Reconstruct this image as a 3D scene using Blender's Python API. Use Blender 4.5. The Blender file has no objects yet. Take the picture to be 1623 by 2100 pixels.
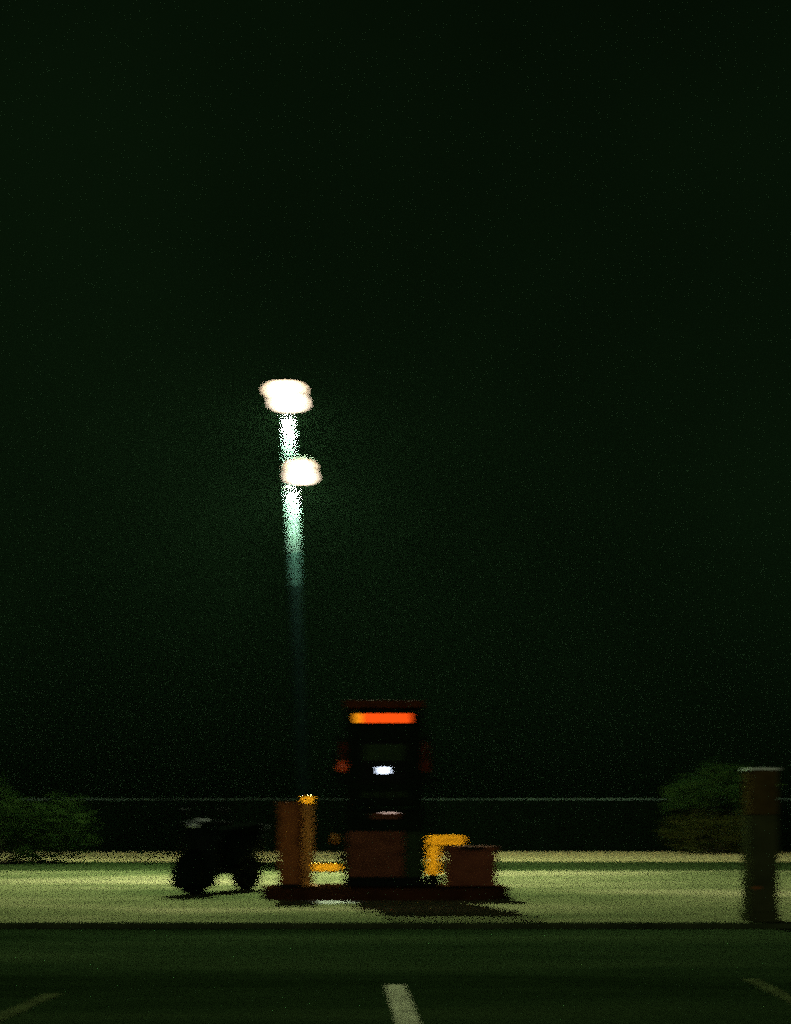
import bpy, bmesh, math, random
from mathutils import Vector, Matrix
random.seed(7)
sc = bpy.context.scene
R = math.radians

# ------------------------------------------------------------------ camera
CAM_H = 0.94
cam_d = bpy.data.cameras.new('camera')
cam = bpy.data.objects.new('camera', cam_d)
sc.collection.objects.link(cam)
cam.location = (0, 0, CAM_H)
cam.rotation_euler = (R(90), 0, 0)
cam_d.sensor_width = 36.0
cam_d.lens = 41.14                      # hand-held short telephoto, shaky and out of focus
cam_d.shift_y = 0.30
cam_d.clip_end = 2000
cam_d.dof.use_dof = True
cam_d.dof.focus_distance = 2.0
cam_d.dof.aperture_fstop = 8.0
cam_d.dof.aperture_ratio = 0.22
sc.camera = cam

# ------------------------------------------------------------------ night sky
SUN_EL, SUN_AZ = R(6), R(190)           # added low sun lamp, front fill from an unseen source behind the camera
w = bpy.data.worlds.new('World')
sc.world = w
w.use_nodes = True
nt = w.node_tree
bg = nt.nodes['Background']
sky = nt.nodes.new('ShaderNodeTexSky')
sky.sky_type = 'NISHITA'
sky.sun_disc = False
sky.sun_elevation = SUN_EL
sky.sun_rotation = SUN_AZ
bw = nt.nodes.new('ShaderNodeRGBToBW')
tint = nt.nodes.new('ShaderNodeMix'); tint.data_type = 'RGBA'; tint.blend_type = 'MULTIPLY'
tint.inputs[0].default_value = 1.0
tint.inputs[7].default_value = (0.34, 1.0, 0.30, 1)
nt.links.new(sky.outputs[0], bw.inputs[0])
tcw = nt.nodes.new('ShaderNodeTexCoord')
cl = nt.nodes.new('ShaderNodeTexNoise'); cl.inputs['Scale'].default_value = 2.2; cl.inputs['Detail'].default_value = 3
clr = nt.nodes.new('ShaderNodeMapRange'); clr.inputs[1].default_value = .3; clr.inputs[2].default_value = .7
clr.inputs[3].default_value = .55; clr.inputs[4].default_value = 1.4
sep = nt.nodes.new('ShaderNodeSeparateXYZ')
el = nt.nodes.new('ShaderNodeMapRange'); el.inputs[1].default_value = 0.0; el.inputs[2].default_value = .5
el.inputs[3].default_value = .10; el.inputs[4].default_value = 1.7
m1 = nt.nodes.new('ShaderNodeMath'); m1.operation = 'MULTIPLY'
m2 = nt.nodes.new('ShaderNodeMath'); m2.operation = 'MULTIPLY'
nt.links.new(tcw.outputs['Generated'], cl.inputs['Vector']); nt.links.new(cl.outputs[0], clr.inputs[0])
nt.links.new(tcw.outputs['Generated'], sep.inputs[0]); nt.links.new(sep.outputs[2], el.inputs[0])
nt.links.new(bw.outputs[0], m1.inputs[0]); nt.links.new(clr.outputs[0], m1.inputs[1])
nt.links.new(m1.outputs[0], m2.inputs[0]); nt.links.new(el.outputs[0], m2.inputs[1])
nt.links.new(m2.outputs[0], tint.inputs[6])
nt.links.new(tint.outputs[2], bg.inputs[0])
bg.inputs[1].default_value = 0.0018

sun_d = bpy.data.lights.new('sun', 'SUN')
sun = bpy.data.objects.new('sun', sun_d)
sc.collection.objects.link(sun)
sun_d.energy = 0.5
sun_d.angle = R(14)
sun_d.color = (1.0, 0.97, 0.72)
# direction towards the added fill sun: behind the camera and a little to the left
sdir = Vector((math.sin(SUN_AZ) * math.cos(SUN_EL), math.cos(SUN_AZ) * math.cos(SUN_EL), math.sin(SUN_EL)))
sun.rotation_euler = (-sdir).to_track_quat('-Z', 'Y').to_euler()
sun.location = sdir * 30 + Vector((0, 0, 2))

sc.view_settings.view_transform = 'Standard'
sc.view_settings.look = 'None'
sc.view_settings.exposure = 0.0
sc.view_settings.gamma = 1.0
sc.view_settings.use_curve_mapping = False
# high-ISO look: keep the sampling grain, as the photograph keeps its own
sc.cycles.use_denoising = False
sc.cycles.use_adaptive_sampling = True
sc.cycles.adaptive_threshold = 1.0
sc.cycles.adaptive_min_samples = 4
sc.cycles.use_sample_subset = True
sc.cycles.sample_subset_length = 13
sc.cycles.sample_clamp_indirect = 0.6
sc.cycles.max_bounces = 5
sc.cycles.volume_bounces = 0

# ------------------------------------------------------------------ materials
def new_mat(name):
    m = bpy.data.materials.new(name)
    m.use_nodes = True
    return m, m.node_tree, m.node_tree.nodes['Principled BSDF']

def mat(name, col, rough=0.6, metal=0.0, var=0.25, scale=6.0, stretch=(1, 1, 1), bump=0.0, spec=0.5):
    """paint, metal or stone: base colour with dirt of its own and fine relief"""
    m, t, b = new_mat(name)
    tc = t.nodes.new('ShaderNodeTexCoord')
    mp = t.nodes.new('ShaderNodeMapping'); mp.inputs['Scale'].default_value = stretch
    n = t.nodes.new('ShaderNodeTexNoise'); n.inputs['Scale'].default_value = scale
    n.inputs['Detail'].default_value = 7; n.inputs['Roughness'].default_value = 0.65
    r = t.nodes.new('ShaderNodeValToRGB')
    r.color_ramp.elements[0].position = 0.32; r.color_ramp.elements[1].position = 0.7
    r.color_ramp.elements[0].color = tuple(c * (1 - var) for c in col) + (1,)
    r.color_ramp.elements[1].color = tuple(min(1, c * (1 + var * .6)) for c in col) + (1,)
    t.links.new(tc.outputs['Object'], mp.inputs[0]); t.links.new(mp.outputs[0], n.inputs['Vector'])
    t.links.new(n.outputs[0], r.inputs[0]); t.links.new(r.outputs[0], b.inputs['Base Color'])
    b.inputs['Roughness'].default_value = rough
    b.inputs['Metallic'].default_value = metal
    b.inputs['Specular IOR Level'].default_value = spec
    if bump:
        n2 = t.nodes.new('ShaderNodeTexNoise'); n2.inputs['Scale'].default_value = scale * 14
        n2.inputs['Detail'].default_value = 4
        bp = t.nodes.new('ShaderNodeBump'); bp.inputs['Strength'].default_value = bump
        bp.inputs['Distance'].default_value = 0.02
        t.links.new(mp.outputs[0], n2.inputs['Vector']); t.links.new(n2.outputs[0], bp.inputs['Height'])
        t.links.new(bp.outputs[0], b.inputs['Normal'])
    return m

def glow(name, col, strength):
    m, t, b = new_mat(name)
    b.inputs['Base Color'].default_value = (0.0, 0.0, 0.0, 1)
    b.inputs['Specular IOR Level'].default_value = 0
    b.inputs['Emission Color'].default_value = (*col, 1)
    b.inputs['Emission Strength'].default_value = strength
    return m

def ground_mat(name, c0, c1, c2, scale, stretch, rough=1.0, fine=60, bump=0.3, spec=0.0):
    """worn ground: broad stains, smaller blotches, aggregate"""
    m, t, b = new_mat(name)
    tc = t.nodes.new('ShaderNodeTexCoord')
    mp = t.nodes.new('ShaderNodeMapping'); mp.inputs['Scale'].default_value = stretch
    t.links.new(tc.outputs['Object'], mp.inputs[0])
    n = t.nodes.new('ShaderNodeTexNoise'); n.inputs['Scale'].default_value = scale
    n.inputs['Detail'].default_value = 6; n.inputs['Roughness'].default_value = 0.6
    t.links.new(mp.outputs[0], n.inputs['Vector'])
    r = t.nodes.new('ShaderNodeValToRGB'); e = r.color_ramp.elements
    e[0].position = 0.3; e[0].color = (*c0, 1); e[1].position = 0.72; e[1].color = (*c2, 1)
    k = e.new(0.5); k.color = (*c1, 1)
    t.links.new(n.outputs[0], r.inputs[0])
    g = t.nodes.new('ShaderNodeTexNoise'); g.inputs['Scale'].default_value = fine
    g.inputs['Detail'].default_value = 5
    t.links.new(tc.outputs['Object'], g.inputs['Vector'])
    gr = t.nodes.new('ShaderNodeMapRange'); gr.inputs[1].default_value = 0.3; gr.inputs[2].default_value = 0.7
    gr.inputs[3].default_value = 0.7; gr.inputs[4].default_value = 1.25
    t.links.new(g.outputs[0], gr.inputs[0])
    mx = t.nodes.new('ShaderNodeMix'); mx.data_type = 'RGBA'; mx.blend_type = 'MULTIPLY'; mx.inputs[0].default_value = 1
    t.links.new(r.outputs[0], mx.inputs[6]); t.links.new(gr.outputs[0], mx.inputs[7])
    t.links.new(mx.outputs[2], b.inputs['Base Color'])
    bp = t.nodes.new('ShaderNodeBump'); bp.inputs['Strength'].default_value = bump; bp.inputs['Distance'].default_value = 0.01
    t.links.new(g.outputs[0], bp.inputs['Height']); t.links.new(bp.outputs[0], b.inputs['Normal'])
    b.inputs['Roughness'].default_value = rough
    b.inputs['Specular IOR Level'].default_value = spec
    return m

M = {}
M['soil'] = ground_mat('soil', (.012, .02, .01), (.02, .03, .014), (.03, .04, .02), .2, (1, 1, 1))
M['concrete'] = ground_mat('concrete', (.055, .09, .03), (.21, .225, .098), (.52, .45, .25), .24, (.6, 1.6, 1), fine=25, bump=.03)
M['asphalt'] = ground_mat('asphalt', (.008, .017, .005), (.023, .044, .015), (.046, .074, .026), .5, (.25, 1.6, 1), fine=40, bump=.05)
M['lane'] = ground_mat('lane', (.02, .036, .010), (.036, .058, .018), (.06, .08, .03), .5, (.2, 1.4, 1))
M['pavement'] = ground_mat('pavement', (.50, .43, .19), (.62, .53, .25), (.70, .60, .32), .4, (.3, 1, 1), fine=20, bump=.03)
M['kerb'] = mat('kerb_stone', (.025, .036, .014), .95, var=.4, scale=2.5, bump=.3, spec=0)
M['line'] = mat('line_paint', (.62, .62, .40), .9, var=.35, scale=9, bump=.2, spec=0)
M['line_worn'] = mat('worn_line_paint', (.085, .11, .040), .95, var=.6, scale=12, bump=.2, spec=0)
M['dust'] = mat('pale_dust', (.55, .57, .50), .95, var=.3, scale=5)
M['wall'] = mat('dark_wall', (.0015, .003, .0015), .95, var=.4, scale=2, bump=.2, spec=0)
M['coping'] = mat('coping_metal', (.08, .125, .10), .8, var=.85, scale=.25, spec=0)
M['charcoal'] = mat('charcoal_paint', (.003, .006, .003), .8, var=.3, spec=.03)
M['charcoal2'] = mat('grey_green_panel', (.012, .024, .008), .8, var=.4, spec=.05)
M['brown'] = mat('brown_panel', (.080, .027, .012), .8, var=.4, scale=9, spec=.05)
M['brown_box'] = mat('brown_box_paint', (.10, .031, .014), .8, var=.45, scale=7, spec=.05)
M['brown_cab'] = mat('brown_cabinet_paint', (.16, .052, .013), .8, var=.35, scale=7, spec=.05)
M['red_trim'] = mat('dark_red_trim', (.05, .013, .004), .9, var=.4, spec=.03)
M['yellow'] = mat('reflective_yellow_sheet', (1.0, .42, .006), .42, metal=.85, var=.15, scale=8)
M['yellow_dull'] = mat('dull_yellow_paint', (.36, .145, .006), .65, metal=.4, var=.35, scale=8)  # darker, less metallic yellow than the reflective sheet
M['black'] = mat('black_rubber', (.003, .004, .003), .8, var=.3, spec=.05)
M['gloss'] = mat('scooter_paint', (.002, .004, .003), .6, var=.2, spec=.02)
M['seat'] = mat('seat_vinyl', (.002, .003, .002), .95, var=.2, spec=0)
M['chrome'] = mat('chrome', (.5, .55, .5), .2, metal=1.0, var=.1)
M['steel'] = mat('galvanised_steel', (.30, .38, .35), .6, var=.25, scale=3, spec=.1)
M['mast_unlit'] = mat('unlit_mast_tone', (.004, .009, .0095), .95, var=.3, spec=0)  # three mast tones: lamp falloff down the pole put into the colour
M['mast_half_lit'] = mat('half_lit_mast_tone', (.013, .029, .030), .9, var=.3, scale=3, spec=0)  # middle step of the painted lamp falloff
M['mast_lit'] = mat('lit_mast_tone', (.032, .054, .055), .9, var=.3, scale=3, spec=0)  # lightest step of the painted falloff, nearest the lamps
M['lamp_case'] = mat('lamp_case', (.012, .014, .013), .9, var=.2, spec=0)
M['red'] = mat('red_plastic', (.75, .075, .008), .45, var=.15)
M['red_dark'] = mat('dull_red_plastic', (.08, .012, .004), .8, var=.3, spec=.05)
M['island'] = mat('island_paint', (.028, .010, .0035), .9, var=.5, scale=5, bump=.3, spec=0)
M['pillar'] = mat('pillar_render', (.030, .037, .014), .9, var=.5, scale=4, bump=.4, spec=0)
M['pillar_side'] = mat('pillar_panel', (.046, .034, .010), .9, var=.45, scale=6, bump=.3, spec=0)
M['pale'] = mat('pale_cap_stone', (.40, .48, .38), .9, var=.3, scale=7, spec=0)
M['bark'] = mat('bark', (.03, .025, .012), .9, var=.4, bump=.5)
M['sign_orange'] = glow('lit_orange_panel', (1.0, .085, .006), 1.1)
M['sign_yellow'] = glow('lit_yellow_panel', (1.0, .33, .008), 1.0)
M['screen'] = glow('lit_screen', (.72, .82, 1.0), 2.6)
M['slot_light'] = glow('lit_card_slot', (1.0, .72, .60), .75)
M['lens_warm'] = glow('warm_floodlight_lens', (1.0, .76, .50), 2.4)
M['lens_green'] = glow('greenish_floodlight_lens', (1.0, .80, .58), 2.4)
M['glass'] = mat('headlamp_glass', (.25, .3, .28), .08, var=.1)

def leaf_mat(name, a, b_):
    m, t, b = new_mat(name)
    oi = t.nodes.new('ShaderNodeNewGeometry')
    r = t.nodes.new('ShaderNodeValToRGB')
    r.color_ramp.elements[0].color = (*a, 1); r.color_ramp.elements[1].color = (*b_, 1)
    t.links.new(oi.outputs['Random Per Island'], r.inputs[0])
    t.links.new(r.outputs[0], b.inputs['Base Color'])
    b.inputs['Roughness'].default_value = .6
    b.inputs['Specular IOR Level'].default_value = 0
    return m
M['leaf_a'] = leaf_mat('bush_leaves', (.005, .016, .003), (.020, .038, .008))
M['leaf_b'] = leaf_mat('shrub_leaves', (.008, .028, .007), (.030, .055, .012))
M['leaf_c'] = leaf_mat('dry_shrub_leaves', (.012, .020, .004), (.042, .042, .010))

# ------------------------------------------------------------------ mesh helpers
def b_box(bm, x0, x1, y0, y1, z0, z1, bev=0.0, mtx=None):
    v = [bm.verts.new(p) for p in ((x0, y0, z0), (x1, y0, z0), (x1, y1, z0), (x0, y1, z0),
                                   (x0, y0, z1), (x1, y0, z1), (x1, y1, z1), (x0, y1, z1))]
    fs = [bm.faces.new([v[i] for i in q]) for q in
          ((3, 2, 1, 0), (4, 5, 6, 7), (0, 1, 5, 4), (1, 2, 6, 5), (2, 3, 7, 6), (3, 0, 4, 7))]
    vs = v
    if bev:
        es = list({e for f in fs for e in f.edges})
        r = bmesh.ops.bevel(bm, geom=es, offset=bev, segments=2, profile=.6, affect='EDGES')
        vs = list({q for f in r['faces'] for q in f.verts} | {q for q in v if q.is_valid})
    if mtx:
        bmesh.ops.transform(bm, matrix=mtx, verts=[q for q in vs if q.is_valid])
    return vs

def b_tube(bm, pts, rad, seg=12, cap=True):
    """tube along a polyline; rad may be a number or one per point"""
    pts = [Vector(p) for p in pts]
    rs = rad if isinstance(rad, (list, tuple)) else [rad] * len(pts)
    rings = []
    up = None
    for i, p in enumerate(pts):
        d = (pts[min(i + 1, len(pts) - 1)] - pts[max(i - 1, 0)]).normalized()
        if up is None:
            up = Vector((0, 0, 1)) if abs(d.z) < .9 else Vector((1, 0, 0))
        a = d.cross(up).normalized(); u = a.cross(d).normalized(); up = u
        rings.append([bm.verts.new(p + (a * math.cos(2 * math.pi * k / seg) + u * math.sin(2 * math.pi * k / seg)) * rs[i]) for k in range(seg)])
    for r0, r1 in zip(rings, rings[1:]):
        for k in range(seg):
            bm.faces.new((r0[k], r0[(k + 1) % seg], r1[(k + 1) % seg], r1[k]))
    if cap:
        bm.faces.new(rings[0][::-1]); bm.faces.new(rings[-1])

def smooth_path(pts, n=8):
    """Catmull-Rom through the points"""
    P = [Vector(p) for p in pts]
    P = [P[0] * 2 - P[1]] + P + [P[-1] * 2 - P[-2]]
    out = []
    for i in range(1, len(P) - 2):
        for k in range(n):
            t = k / n
            out.append(.5 * ((2 * P[i]) + (-P[i - 1] + P[i + 1]) * t + (2 * P[i - 1] - 5 * P[i] + 4 * P[i + 1] - P[i + 2]) * t * t
                             + (-P[i - 1] + 3 * P[i] - 3 * P[i + 1] + P[i + 2]) * t ** 3))
    out.append(P[-2])
    return out

def b_torus(bm, c, R0, r0, seg=40, sub=16, squash=1.0, p=1.0):
    rings = []
    for i in range(seg):
        a = 2 * math.pi * i / seg
        ring = []
        for k in range(sub):
            b = 2 * math.pi * k / sub
            rr = R0 + r0 * math.copysign(abs(math.cos(b)) ** p, math.cos(b)); h = r0 * squash * math.copysign(abs(math.sin(b)) ** p, math.sin(b))
            ring.append(bm.verts.new((c[0] + rr * math.cos(a), c[1] + h, c[2] + rr * math.sin(a))))
        rings.append(ring)
    for i in range(seg):
        for k in range(sub):
            bm.faces.new((rings[i][k], rings[i][(k + 1) % sub], rings[(i + 1) % seg][(k + 1) % sub], rings[(i + 1) % seg][k]))

def b_loft(bm, sections, cap=True):
    """sections: equal-length closed rings of points"""
    rings = [[bm.verts.new(p) for p in s] for s in sections]
    n = len(rings[0])
    for r0, r1 in zip(rings, rings[1:]):
        for k in range(n):
            bm.faces.new((r0[k], r0[(k + 1) % n], r1[(k + 1) % n], r1[k]))
    if cap:
        bm.faces.new(rings[0][::-1]); bm.faces.new(rings[-1])

def ring_yz(x, hw, z0, z1, n=20, p=3.0, yc=0):
    """superellipse section across x"""
    out = []
    for k in range(n):
        a = 2 * math.pi * k / n
        c, s = math.cos(a), math.sin(a)
        out.append((x, yc + hw * math.copysign(abs(c) ** (2 / p), c), (z0 + z1) / 2 + (z1 - z0) / 2 * math.copysign(abs(s) ** (2 / p), s)))
    return out

def link(name, bm, m, parent=None, smooth=False):
    bmesh.ops.recalc_face_normals(bm, faces=bm.faces)
    me = bpy.data.meshes.new(name)
    bm.to_mesh(me); bm.free()
    me.materials.append(M[m] if isinstance(m, str) else m)
    if smooth:
        for p in me.polygons:
            p.use_smooth = True
    if smooth:
        me.set_sharp_from_angle(angle=R(50))
    o = bpy.data.objects.new(name, me)
    sc.collection.objects.link(o)
    o.parent = parent
    return o

def box(name, m, parent, *dims, bev=0.0, mtx=None):
    bm = bmesh.new(); b_box(bm, *dims, bev=bev, mtx=mtx)
    return link(name, bm, m, parent)

def tube(name, m, parent, pts, rad, seg=14, cap=True):
    bm = bmesh.new(); b_tube(bm, pts, rad, seg, cap)
    return link(name, bm, m, parent, smooth=True)

def thing(name, label, cat, loc=(0, 0, 0), rz=0.0, group=None):
    o = bpy.data.objects.new(name, None)
    sc.collection.objects.link(o)
    o.empty_display_size = .2
    o.location = loc; o.rotation_euler = (0, 0, rz)
    o['label'] = label; o['category'] = cat
    if group: o['group'] = group
    return o

def struct(name, m, *dims, bev=0.0):
    o = box(name, m, None, *dims, bev=bev)
    o['kind'] = 'structure'
    return o

# ------------------------------------------------------------------ setting
KERB_Y = 10.52
LOW = -0.045
struct('ground', 'soil', -75, 75, -30, 90, -0.6, -0.10)
struct('car_park', 'asphalt', -60, 60, -25, KERB_Y, -0.095, LOW)
struct('kerb', 'kerb', -60, 60, KERB_Y + .002, KERB_Y + .12, -0.09, 0.004, bev=.008)
fc = struct('forecourt', 'concrete', -60, 60, KERB_Y + .122, 21.4, -0.092, 0.0)
struct('service_lane', 'lane', -60, 60, 21.402, 26.3, -0.094, -0.012)
struct('pavement', 'pavement', -60, 60, 26.302, 33.6, -0.096, 0.012)

def painted_line(m, x0, y0, x1, y1, wd):
    bm = bmesh.new()
    n = 26
    L, Rr = [], []
    for i in range(n + 1):
        t = i / n
        x = x0 + (x1 - x0) * t; y = y0 + (y1 - y0) * t
        L.append(bm.verts.new((x - wd / 2 + random.uniform(-.004, .004), y, LOW + .004)))
        Rr.append(bm.verts.new((x + wd / 2 + random.uniform(-.004, .004), y, LOW + .004)))
    for i in range(n):
        bm.faces.new((L[i], Rr[i], Rr[i + 1], L[i + 1]))
    o = link('parking_line', bm, m)
    o['kind'] = 'structure'
    return o
painted_line('line', .21, 2.6, -.005, 6.95, .12)
painted_line('line_worn', 2.06, 2.6, 2.18, 7.2, .10)
painted_line('line_worn', -2.06, 2.6, -1.93, 6.6, .10)

# pale dusty patch on the slab in front of the island
bm = bmesh.new()
c = bm.verts.new((-.68, 13.26, .004)); rim = []
for k in range(28):
    a = 2 * math.pi * k / 28
    q = 1 + .16 * math.sin(3 * a + 1) + .08 * math.sin(7 * a)
    rim.append(bm.verts.new((-.70 + .33 * q * math.cos(a), 13.26 + .27 * q * math.sin(a), .004)))
for k in range(28):
    bm.faces.new((c, rim[k], rim[(k + 1) % 28]))
o = link('pale_patch', bm, 'dust', fc)

# ------------------------------------------------------------------ boundary wall
t = thing('boundary_wall', 'long low dark wall with thin metal coping behind the lit forecourt', 'wall', (0, 33.7, 0))
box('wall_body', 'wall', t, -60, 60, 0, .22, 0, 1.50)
box('coping', 'coping', t, -60, 60, -.02, .24, 1.502, 1.530)
for k in range(-9, 10):
    box('wall_pier', 'wall', t, k * 3.2 - .17, k * 3.2 + .17, -.05, -.002, 0, 1.498)

# ------------------------------------------------------------------ light mast
BASE = Vector((-1.59, 21.0, .0)); TOP = Vector((-1.96, 21.0, 8.80))
t = thing('light_mast', 'tall leaning steel mast with two tiers of blazing white floodlights', 'light mast', BASE)
n = 12
pts = [(TOP - BASE) * (i / n) for i in range(n + 1)]
ZS, ZM = 5.1, 5.7  # heights where the painted light falloff steps darker down the pole
k = (ZS - BASE.z) / (TOP.z - BASE.z)
tube('lower_pole', 'mast_unlit', t, [(TOP - BASE) * (k * i / 6) for i in range(7)], [.122 - .012 * i / 6 for i in range(7)], 16, False)
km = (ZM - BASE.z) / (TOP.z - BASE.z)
tube('middle_pole', 'mast_half_lit', t, [(TOP - BASE) * (k + .0003 + (km - k) * i / 3) for i in range(4)], .110, 16, False)
tube('upper_pole', 'mast_lit', t, [(TOP - BASE) * (km + .0006 + (1 - km) * i / 6) for i in range(7)], [.110 - .0 * i / 6 for i in range(7)], 16, False)
bm = bmesh.new(); b_tube(bm, [(0, 0, 0), (0, 0, .03)], .26, 16)
fl = link('base_flange', bm, 'steel', t)
for k in range(6):
    a = k * math.pi / 3
    tube('bolt', 'steel', fl, [(.2 * math.cos(a), .2 * math.sin(a), .03), (.2 * math.cos(a), .2 * math.sin(a), .07)], .018, 6)
def mast_at(z):
    return (TOP - BASE) * ((z - BASE.z) / (TOP.z - BASE.z))
LAMP_W = 2350
def flood_row(xc, z, wd, ht, tilt, lens, col, arm_y=-.25):
    """one flat wide floodlight: case, lens, yoke"""
    p = mast_at(z)
    mtx = Matrix.Translation((xc - BASE.x, arm_y, p.z)) @ Matrix.Rotation(tilt, 4, 'X')
    bm = bmesh.new(); b_box(bm, -wd * .38, wd * .38, .012, .20, -ht * .42, ht * .30, bev=.05, mtx=mtx)
    case = link('floodlight', bm, 'lamp_case', t)
    # gently bowed lens with rounded ends
    bm = bmesh.new(); nx, nz = 22, 8
    grid = []
    for i in range(nx + 1):
        u = -1 + 2 * i / nx
        hh = ht / 2 * max(.12, (1 - abs(u) ** 3.2)) ** .5
        grid.append([bm.verts.new(mtx @ Vector((u * wd / 2 * .99, -.004 - .10 * (1 - u * u * .6) * (1 - (v / nz * 2 - 1) ** 2), (v / nz * 2 - 1) * hh))) for v in range(nz + 1)])
    for i in range(nx):
        for v in range(nz):
            bm.faces.new((grid[i][v], grid[i + 1][v], grid[i + 1][v + 1], grid[i][v + 1]))
    ln = link('lens', bm, lens, case, smooth=True)
    # the lamp's own burner
    ld = bpy.data.lights.new('burner', 'SPOT'); ld.energy = LAMP_W * wd * ht / .25; ld.color = col
    ld.spot_size = R(180); ld.spot_blend = .15; ld.shadow_soft_size = .05
    lo = bpy.data.objects.new('burner', ld); sc.collection.objects.link(lo); lo.parent = case
    lo.location = mtx @ Vector((0, -.17, 0)); lo.rotation_euler = (R(-4), 0, 0)
    a = Vector((p.x, 0, p.z)); b = Vector((xc - BASE.x, arm_y + .16, p.z + .02))
    tube('bracket', 'steel', case, [a, (a + b) / 2 + Vector((0, 0, .03)), b], .035, 8)
    for k in range(5):
        x = (-.5 + (k + .5) / 5) * wd * .72
        box('cooling_fin', 'lamp_case', case, x - .012, x + .012, .205, .26, -ht * .4, ht * .28, mtx=mtx)
flood_row(-1.955, 8.545, .74, .40, R(50), 'lens_warm', (1.0, .84, .46))
flood_row(-1.885, 8.315, .69, .40, R(50), 'lens_green', (.82, 1.0, .62), -.29)
flood_row(-1.675, 7.175, .53, .34, R(50), 'lens_warm', (1.0, .84, .46))
flood_row(-1.665, 7.005, .57, .35, R(50), 'lens_green', (.82, 1.0, .62), -.29)

# ------------------------------------------------------------------ pump island
t = thing('pump_island', 'low dark red raised island under the fuel dispenser', 'pump island', (-.12, 14.05, 0))
def stadium(hx, hy, z, n=14, inset=0):
    out = []
    r = hy - inset
    for s in (1, -1):
        for k in range(n + 1):
            a = -math.pi / 2 + math.pi * k / n
            out.append((s * (hx - hy + r * math.cos(a)), s * r * math.sin(a), z))
    return out
bm = bmesh.new()
b_loft(bm, [stadium(1.48, .50, 0), stadium(1.48, .50, .12), stadium(1.48, .50, .137, inset=.012)])
link('island_kerb', bm, 'island', t)
bm = bmesh.new()
b_loft(bm, [stadium(1.40, .42, .13), stadium(1.40, .42, .14)])
link('island_top', bm, 'island', t)

# ------------------------------------------------------------------ fuel dispenser
IZ = .14
t = thing('fuel_dispenser', 'tall dark fuel dispenser with glowing orange sign on the island', 'fuel pump', (-.135, 14.25, IZ))
box('plinth', 'black', t, -.49, .49, -.27, .27, 0, .07, bev=.008)
low = box('lower_cabinet', 'charcoal', t, -.475, .475, -.25, .25, .072, .90, bev=.012)
dp = box('door_panel', 'brown', low, -.44, .235, -.266, -.252, .11, .655, bev=.004)
box('door_lock', 'black', low, .17, .20, -.274, -.268, .36, .40)
vp = box('vent_panel', 'charcoal2', low, .265, .46, -.264, -.252, .11, .655, bev=.004)
for k in range(9):
    box('louvre', 'charcoal2', vp and low, .285, .44, -.285, -.266, .15 + k * .05, .17 + k * .05, mtx=None)
box('kick_strip', 'black', low, -.44, .46, -.262, -.252, .078, .10)
ledge = box('ledge', 'charcoal', t, -.475, .475, -.29, .25, .902, .935, bev=.008)
tray = box('card_reader', 'brown', t, -.16, .19, -.36, -.22, .80, .868, bev=.015)
box('reader_light', 'slot_light', tray, -.05, .165, -.364, -.34, .8695, .881)
box('reader_slot', 'black', tray, -.10, .12, -.364, -.3605, .83, .84)
for s in (-1, 1):
    box('upright', 'charcoal', t, s * .42 - .05, s * .42 + .05, -.14, .14, .937, 2.11, bev=.01)
head = box('head_housing', 'charcoal', t, -.365, .365, -.22, .22, .96, 1.93, bev=.02)
bez = box('display_bezel', 'black', head, -.28, .28, -.236, -.222, 1.22, 1.74, bev=.005)
box('screen', 'screen', bez, -.075, .06, -.242, -.237, 1.345, 1.425)
box('price_window', 'charcoal2', bez, -.24, .24, -.2415, -.2365, 1.50, 1.70)
for i in range(4):
    box('grade_button', 'charcoal2', head, -.26 + i * .145, -.18 + i * .145, -.234, -.221, 1.06, 1.13, bev=.004)
sg = box('sign_box', 'charcoal', t, -.40, .40, -.22, .20, 1.945, 2.085, bev=.008)
box('lit_panel', 'sign_orange', sg, -.262, .325, -.232, -.222, 1.955, 2.068)
o = box('lit_panel', 'sign_yellow', sg, -.362, -.266, -.232, -.222, 1.955, 2.068)
box('neck', 'charcoal', t, -.30, .30, -.12, .12, 2.086, 2.135)
box('top_cap', 'red_trim', t, -.475, .475, -.26, .26, 2.137, 2.225, bev=.015)
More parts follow.
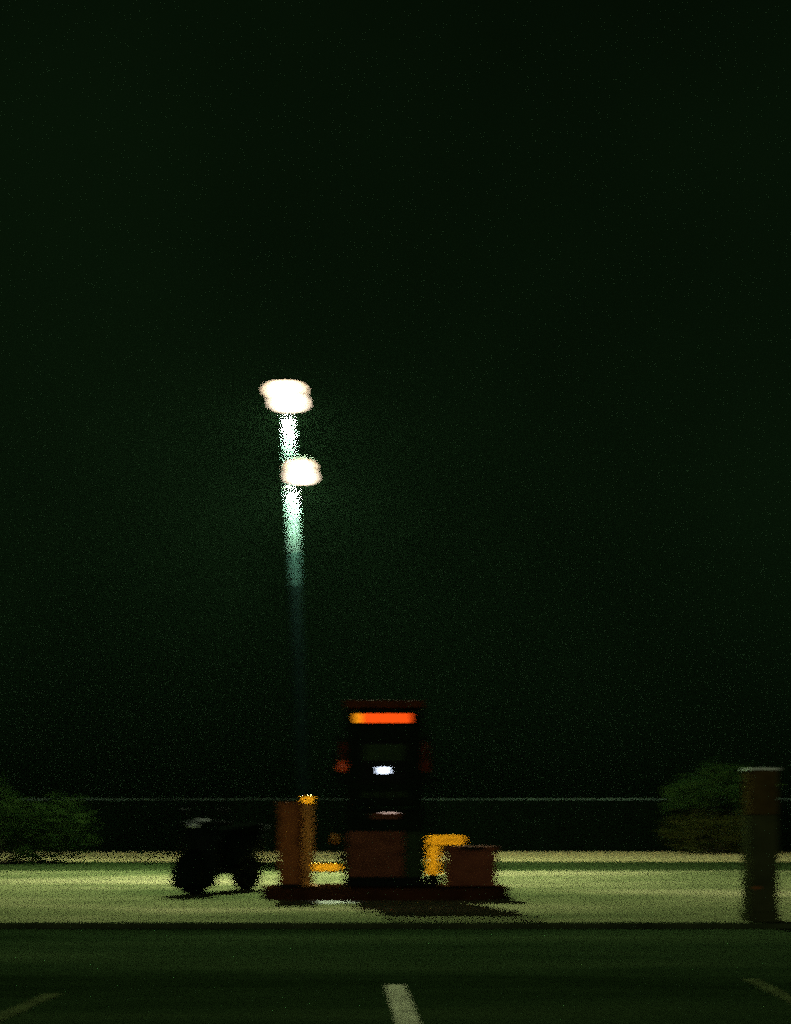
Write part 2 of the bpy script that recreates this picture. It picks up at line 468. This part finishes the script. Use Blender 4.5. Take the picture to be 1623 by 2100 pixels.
def nozzle(s, m):
    hol = box('holster', 'black', t, s * .475 - .005 if s > 0 else -.53, .53 if s > 0 else -.472, -.16, .05, 1.22, 1.44, bev=.01)
    x = s * .50
    bm = bmesh.new()
    b_tube(bm, [(x, -.165, 1.37), (x, -.175, 1.40), (x, -.175, 1.46), (x, -.16, 1.50)], [.030, .055, .055, .036], 12)
    nz = link('nozzle', bm, m, t, smooth=True)
    bm = bmesh.new()
    b_tube(bm, [(x, -.16, 1.502), (x, -.15, 1.60), (x, -.12, 1.68), (x, -.08, 1.73)], [.036, .032, .028, .022], 12)
    link('nozzle_handle', bm, 'red_dark', nz, smooth=True)
    bm = bmesh.new()
    b_tube(bm, [(x, -.06, 1.42), (x, -.02, 1.36), (x, .0, 1.24)], [.018, .015, .013], 10)
    link('spout', bm, 'chrome', nz, smooth=True)
    bm = bmesh.new()
    b_tube(bm, smooth_path([(x, -.13, 1.44), (x, -.19, 1.49), (x, -.19, 1.58), (x, -.12, 1.64)], 4), .009, 8)
    link('trigger_guard', bm, 'black', nz, smooth=True)
    hp = smooth_path([(x, -.08, 1.72), (x + s * .05, -.02, 1.82), (x + s * .09, .02, 1.40), (x + s * .10, .02, .80), (x + s * .075, 0, .40), (x + s * .03, .02, .30), (x - s * .02, .05, .42), (x - s * .04, .08, .60)], 8)
    h = tube('hose', 'black', t, hp, .016, 10)
    if s < 0:
        bm = bmesh.new(); b_tube(bm, [(x - .10, .0, .50), (x - .098, 0, .53), (x - .094, 0, .60), (x - .095, .0, .63)], [.025, .042, .042, .025], 12)
        link('coupling', bm, 'yellow_dull', h, smooth=True)
    return nz
nozzle(-1, 'red'); nozzle(1, 'red_dark')

# ------------------------------------------------------------------ service cabinet (left)
t = thing('service_cabinet', 'tall narrow brown cabinet on the island next to the yellow post', 'cabinet', (-1.245, 13.82, IZ))
cb = box('cabinet_body', 'brown_cab', t, -.135, .132, 0, .34, .03, .985, bev=.012)
box('cabinet_base', 'black', t, -.15, .145, -.012, .35, 0, .028)
box('cabinet_door', 'brown_cab', t, -.115, .112, -.016, -.002, .08, .94, bev=.004)
box('cabinet_handle', 'black', t, .07, .09, -.034, -.018, .48, .60, bev=.004)
for k in (.2, .8):
    tube('hinge', 'black', t, [(-.118, -.012, k - .03), (-.118, -.012, k + .03)], .008, 8)
b_ = bmesh.new()
b_box(b_, -.15, .145, -.02, .36, .987, 1.005, bev=.006)
link('cabinet_roof', b_, 'brown_cab', t)

# ------------------------------------------------------------------ yellow guards
t = thing('guard_post', 'yellow steel post with low side rail beside the tall brown cabinet', 'guard rail', (-1.045, 14.0, IZ))
box('post', 'yellow_dull', t, -.06, .06, -.06, .06, .0125, .975, bev=.008)
box('post_cap', 'yellow', t, -.072, .072, -.072, .072, .976, 1.083, bev=.012)
box('rail', 'yellow', t, .0605, .40, -.05, .05, .175, .275, bev=.008)
box('foot_plate', 'yellow_dull', t, -.11, .11, -.11, .11, .0, .012)

t = thing('guard_hoop', 'bright yellow bent pipe hoop beside the dispenser, behind the low brown bin', 'guard rail', (.455, 14.0, IZ))
box('hoop_leg', 'yellow', t, -.085, .08, -.05, .05, .13, .49, bev=.008)
box('hoop_leg', 'yellow', t, .25, .38, -.05, .05, .13, .49, bev=.008)
bm = bmesh.new()
prof = [(-.085, .492), (-.085, .575), (-.065, .605), (-.035, .615), (.33, .615), (.36, .605), (.38, .575), (.38, .492)]
b_loft(bm, [[(x, y, z) for x, z in prof] for y in (-.05, .05)])
link('hoop_top', bm, 'yellow', t)
for x in (0, .315):
    box('base_sleeve', 'black', t, x - .088, x + .088, -.06, .06, 0, .128, bev=.006)
tube('brace_rod', 'yellow_dull', t, [(.10, -.03, .485), (.14, -.03, .13), (.14, -.03, .0)], .016, 8)

# ------------------------------------------------------------------ brown bin (right)
t = thing('waste_bin', 'low square brown bin on the right end of the pump island', 'bin', (.89, 13.62, IZ))
box('bin_body', 'brown_box', t, -.285, .285, 0, .40, .02, .43, bev=.015)
ld = box('lid', 'brown_box', t, -.30, .30, -.015, .415, .432, .485, bev=.012)
box('lid_flap', 'black', ld, -.16, .16, -.022, -.0165, .442, .472)
box('front_panel', 'brown_box', t, -.24, .24, -.012, -.002, .07, .39, bev=.004)
for x in (-.24, .24):
    tube('foot', 'black', t, [(x, .06, 0), (x, .06, .02)], .025, 10)

# ------------------------------------------------------------------ pillar (right edge)
t = thing('gate_pillar', 'square dark pillar with brown top and thin pale cap at the right edge', 'pillar', (3.372, 10.70, 0))
box('pillar_foot', 'pillar', t, -.142, .142, -.014, .264, .0, .09, bev=.01)
box('lower_shaft', 'pillar', t, -.128, .128, 0, .25, .088, .98, bev=.01)
box('upper_shaft', 'pillar_side', t, -.126, .126, .002, .248, .982, 1.385, bev=.01)
box('pillar_cap', 'pale', t, -.14, .14, -.012, .262, 1.387, 1.412, bev=.006)
box('reflector', 'brown_cab', t, -.10, -.04, -.010, -.001, .30, .325)

# ------------------------------------------------------------------ motor scooter
fx, fy, rx, ry = -2.50, 14.55, -1.985, 15.6
ang = math.atan2(fy - ry, fx - rx)
t = thing('motor_scooter', 'dark motor scooter parked left of the brown cabinet, nose towards the viewer', 'scooter', ((fx + rx) / 2, (fy + ry) / 2, 0), ang)
WB = math.hypot(fx - rx, fy - ry) / 2
for nm, x, wd in (('front_wheel', WB, .125), ('rear_wheel', -WB, .105)):
    bm = bmesh.new(); b_tube(bm, [(x, -.13, .25), (x, .13, .25)], .05, 14)
    wh = link(nm, bm, 'black', t)
    bm = bmesh.new(); b_torus(bm, (x, 0, .25), .168, .082, squash=wd / .082, p=.62)
    link('tyre', bm, 'black', wh, smooth=True)
    bm = bmesh.new(); b_torus(bm, (x, 0, .25), .09, .014)
    for k in range(5):
        a = 2 * math.pi * k / 5
        b_tube(bm, [(x + .04 * math.cos(a), 0, .25 + .04 * math.sin(a)), (x + .09 * math.cos(a), 0, .25 + .09 * math.sin(a))], .014, 8)
    link('rim', bm, 'gloss', wh, smooth=True)
bm = bmesh.new()   # front mudguard
b_loft(bm, [ring_yz(WB + dx, .14 + .03 * (1 - abs(dx) / .30), .07 + .35 * max(0, abs(dx) - .2), .27 + .29 * math.sqrt(max(0.02, 1 - (dx / .31) ** 2)), p=4) for dx in (-.30, -.26, -.18, -.08, 0, .08, .18, .26, .30)])
link('mudguard', bm, 'gloss', t, smooth=True)
bm = bmesh.new()   # leg shield: broad curved panel
secs = []
for z, x, hw, dp in ((.13, WB - .14, .20, .10), (.26, WB - .13, .255, .12), (.42, WB - .12, .275, .13), (.60, WB - .10, .275, .13), (.75, WB - .10, .255, .12), (.85, WB - .11, .19, .10)):
    s = []
    for k in range(11):
        u = -1 + 2 * k / 10
        s.append((x + dp * (1 - u * u), u * hw, z))
    for k in range(11):
        u = 1 - 2 * k / 10
        s.append((x - .05 + dp * .8 * (1 - u * u), u * hw * .97, z))
    secs.append(s)
b_loft(bm, secs)
link('leg_shield', bm, 'gloss', t, smooth=True)
bm = bmesh.new()   # headset
b_loft(bm, [ring_yz(WB - .24, .10, .82, .92, p=2.5), ring_yz(WB - .15, .155, .80, .955, p=2.5), ring_yz(WB - .06, .15, .80, .945, p=2.5), ring_yz(WB + .02, .10, .82, .91, p=2.3)])
hs = link('headset', bm, 'gloss', t, smooth=True)
bm = bmesh.new()
b_loft(bm, [ring_yz(WB + .012, .095, .825, .905, p=2.2), ring_yz(WB + .035, .075, .835, .895, p=2.2), ring_yz(WB + .045, .03, .852, .88, p=2.2)])
link('headlight', bm, 'glass', hs, smooth=True)
hb = tube('handlebar', 'black', t, smooth_path([(WB - .26, -.33, .89), (WB - .20, -.20, .905), (WB - .15, 0, .90), (WB - .20, .20, .905), (WB - .26, .33, .89)], 5), .014, 10)
for s in (-1, 1):
    tube('grip', 'black', hb, [(WB - .225, s * .24, .902), (WB - .265, s * .35, .887)], .021, 10)
    tube('brake_lever', 'black', hb, [(WB - .15, s * .20, .895), (WB - .19, s * .33, .87)], .006, 6)
    mr = tube('mirror_stem', 'black', hb, [(WB - .21, s * .20, .91), (WB - .20, s * .24, .99), (WB - .21, s * .27, 1.03)], .007, 8)
    bm = bmesh.new(); b_loft(bm, [ring_yz(WB - .225, .05, 1.01, 1.075, p=2.4, yc=s * .29), ring_yz(WB - .20, .055, 1.005, 1.08, p=2.4, yc=s * .29), ring_yz(WB - .18, .03, 1.02, 1.065, p=2.4, yc=s * .29)])
    link('mirror', bm, 'black', mr, smooth=True)
tube('fork', 'black', t, [(WB, -.145, .25), (WB - .06, -.13, .45), (WB - .12, -.04, .62)], .02, 10)
tube('fork', 'black', t, [(WB, .145, .25), (WB - .06, .13, .45), (WB - .12, .04, .62)], .02, 10)
bm = bmesh.new()   # floorboard
b_loft(bm, [ring_yz(WB - .10, .17, .24, .33, p=6), ring_yz(.15, .205, .24, .32, p=6), ring_yz(-.12, .205, .24, .32, p=6), ring_yz(-.22, .17, .26, .36, p=6)])
link('floorboard', bm, 'black', t, smooth=False)
bm = bmesh.new()   # rear body
b_loft(bm, [ring_yz(-.10, .13, .30, .70, p=3), ring_yz(-.18, .19, .30, .74, p=3), ring_yz(-.38, .215, .40, .755, p=3), ring_yz(-.62, .205, .47, .76, p=3), ring_yz(-.82, .15, .55, .76, p=3), ring_yz(-.92, .08, .62, .745, p=3)])
rb = link('rear_body', bm, 'gloss', t, smooth=True)
bm = bmesh.new(); b_loft(bm, [ring_yz(-.905, .075, .645, .715, p=3), ring_yz(-.94, .055, .655, .705, p=3)])
link('tail_light', bm, 'red_dark', rb, smooth=True)
bm = bmesh.new()   # seat
b_loft(bm, [ring_yz(-.06, .08, .745, .80, p=3), ring_yz(-.16, .135, .742, .845, p=3), ring_yz(-.36, .16, .748, .855, p=3), ring_yz(-.46, .165, .752, .885, p=3), ring_yz(-.70, .155, .755, .90, p=3), ring_yz(-.86, .09, .756, .88, p=3)])
link('seat', bm, 'seat', t, smooth=True)
gr = tube('grab_rail', 'black', t, smooth_path([(-.72, -.17, .79), (-.93, -.13, .85), (-1.0, 0, .86), (-.93, .13, .85), (-.72, .17, .79)], 6), .012, 8)
tube('muffler', 'black', t, [(-.30, -.16, .30), (-.42, -.18, .32), (-.85, -.18, .38), (-.90, -.18, .385)], [.03, .05, .052, .035], 14)
bm = bmesh.new(); b_loft(bm, [ring_yz(-.16, .11, .27, .38, p=4), ring_yz(-.40, .12, .25, .42, p=4), ring_yz(-WB - .02, .075, .19, .33, p=4, yc=.11), ring_yz(-WB - .10, .05, .2, .29, p=4, yc=.11)])
link('engine', bm, 'black', t)
tube('side_stand', 'black', t, [(-.05, .10, .25), (-.02, .24, .0)], .012, 8)

# ------------------------------------------------------------------ shrubs
def leafy(name, label, cat, loc, lobes, leaves, size, group, seed, stems):
    rnd = random.Random(seed)
    root = thing(name, label, cat, loc, group=group)
    bm = bmesh.new()
    for (x, y, h, r) in stems:
        b_tube(bm, [(x * .3, y * .3, 0), (x * .6, y * .6, h * .5), (x, y, h)], [r, r * .7, r * .25], 8)
    link('trunk', bm, 'bark', root, smooth=True)
    for lobes_, m, n in lobes:
        bm = bmesh.new()
        tot = sum(l[3] * l[4] for l in lobes_)
        for (cx, cy, cz, rx_, rz_) in lobes_:
            # clumps inside the lobe, leaves inside the clump
            k = int(n * rx_ * rz_ / tot)
            ncl = max(6, k // 45)
            clumps = []
            for _ in range(ncl):
                d = Vector((rnd.gauss(0, 1), rnd.gauss(0, 1), rnd.gauss(0, 1))).normalized()
                q = rnd.uniform(.45, 1.05)
                clumps.append(Vector((cx + d.x * rx_ * q, cy + d.y * rx_ * q, cz + d.z * rz_ * q)))
            for _ in range(k):
                p = rnd.choice(clumps) + Vector((rnd.gauss(0, .11), rnd.gauss(0, .11), rnd.gauss(0, .09)))
                if p.z < .03: p.z = .03 + rnd.random() * .1
                s = size * rnd.uniform(.6, 1.4)
                a = Vector((rnd.gauss(0, 1), rnd.gauss(0, 1), rnd.gauss(0, .6))).normalized()
                b = a.cross(Vector((rnd.gauss(0, 1), rnd.gauss(0, 1), rnd.gauss(0, 1)))).normalized()
                v = [bm.verts.new(p + a * s), bm.verts.new(p + b * s * .42), bm.verts.new(p - a * s), bm.verts.new(p - b * s * .42)]
                bm.faces.new(v)
        link('crown', bm, m, root)
    return root
leafy('bush', 'wide dim green bush at the left edge beyond the forecourt', 'bush', (-8.6, 25.0, 0),
      [([(-.9, 0, .95, 1.15, .85), (.35, .1, .85, 1.15, .85), (1.35, -.1, .72, .85, .65), (-.2, .2, 1.15, .8, .62), (1.5, .3, .95, .55, .5)], 'leaf_a', 12000)], 0, .055, 'bushes along the boundary', 3,
      [(-.8, 0, .9, .05), (.1, .1, 1.1, .05), (.9, 0, .8, .04), (.4, -.2, .9, .035)])
leafy('shrub', 'dim rounded shrub in front of the dark wall, just left of the pillar', 'bush', (8.40, 31.3, .012),
      [([(.1, 0, 1.75, 1.0, .62), (-.7, 0, 1.55, .55, .42), (.9, 0, 1.7, .8, .6)], 'leaf_b', 7500),
       ([(-.45, -.1, .65, .75, .55), (.6, 0, .6, .8, .55)], 'leaf_c', 5000)], 0, .06, 'bushes along the boundary', 5,
      [(-.5, 0, 1.6, .05), (.2, .1, 1.8, .06), (.8, 0, 1.6, .045)])

# ------------------------------------------------------------------ night air
bm = bmesh.new(); b_box(bm, -76, 76, -31, 91, -1.1, 12.0)
hz_m = bpy.data.materials.new('night_air'); hz_m.use_nodes = True
hn = hz_m.node_tree; hn.nodes.clear()
out = hn.nodes.new('ShaderNodeOutputMaterial'); pv = hn.nodes.new('ShaderNodeVolumePrincipled')
pv.inputs['Color'].default_value = (.40, .95, .48, 1)
pv.inputs['Density'].default_value = 0.00016
pv.inputs['Anisotropy'].default_value = 0.0
hn.links.new(pv.outputs[0], out.inputs['Volume'])
hz = link('haze', bm, hz_m)
hz['kind'] = 'stuff'
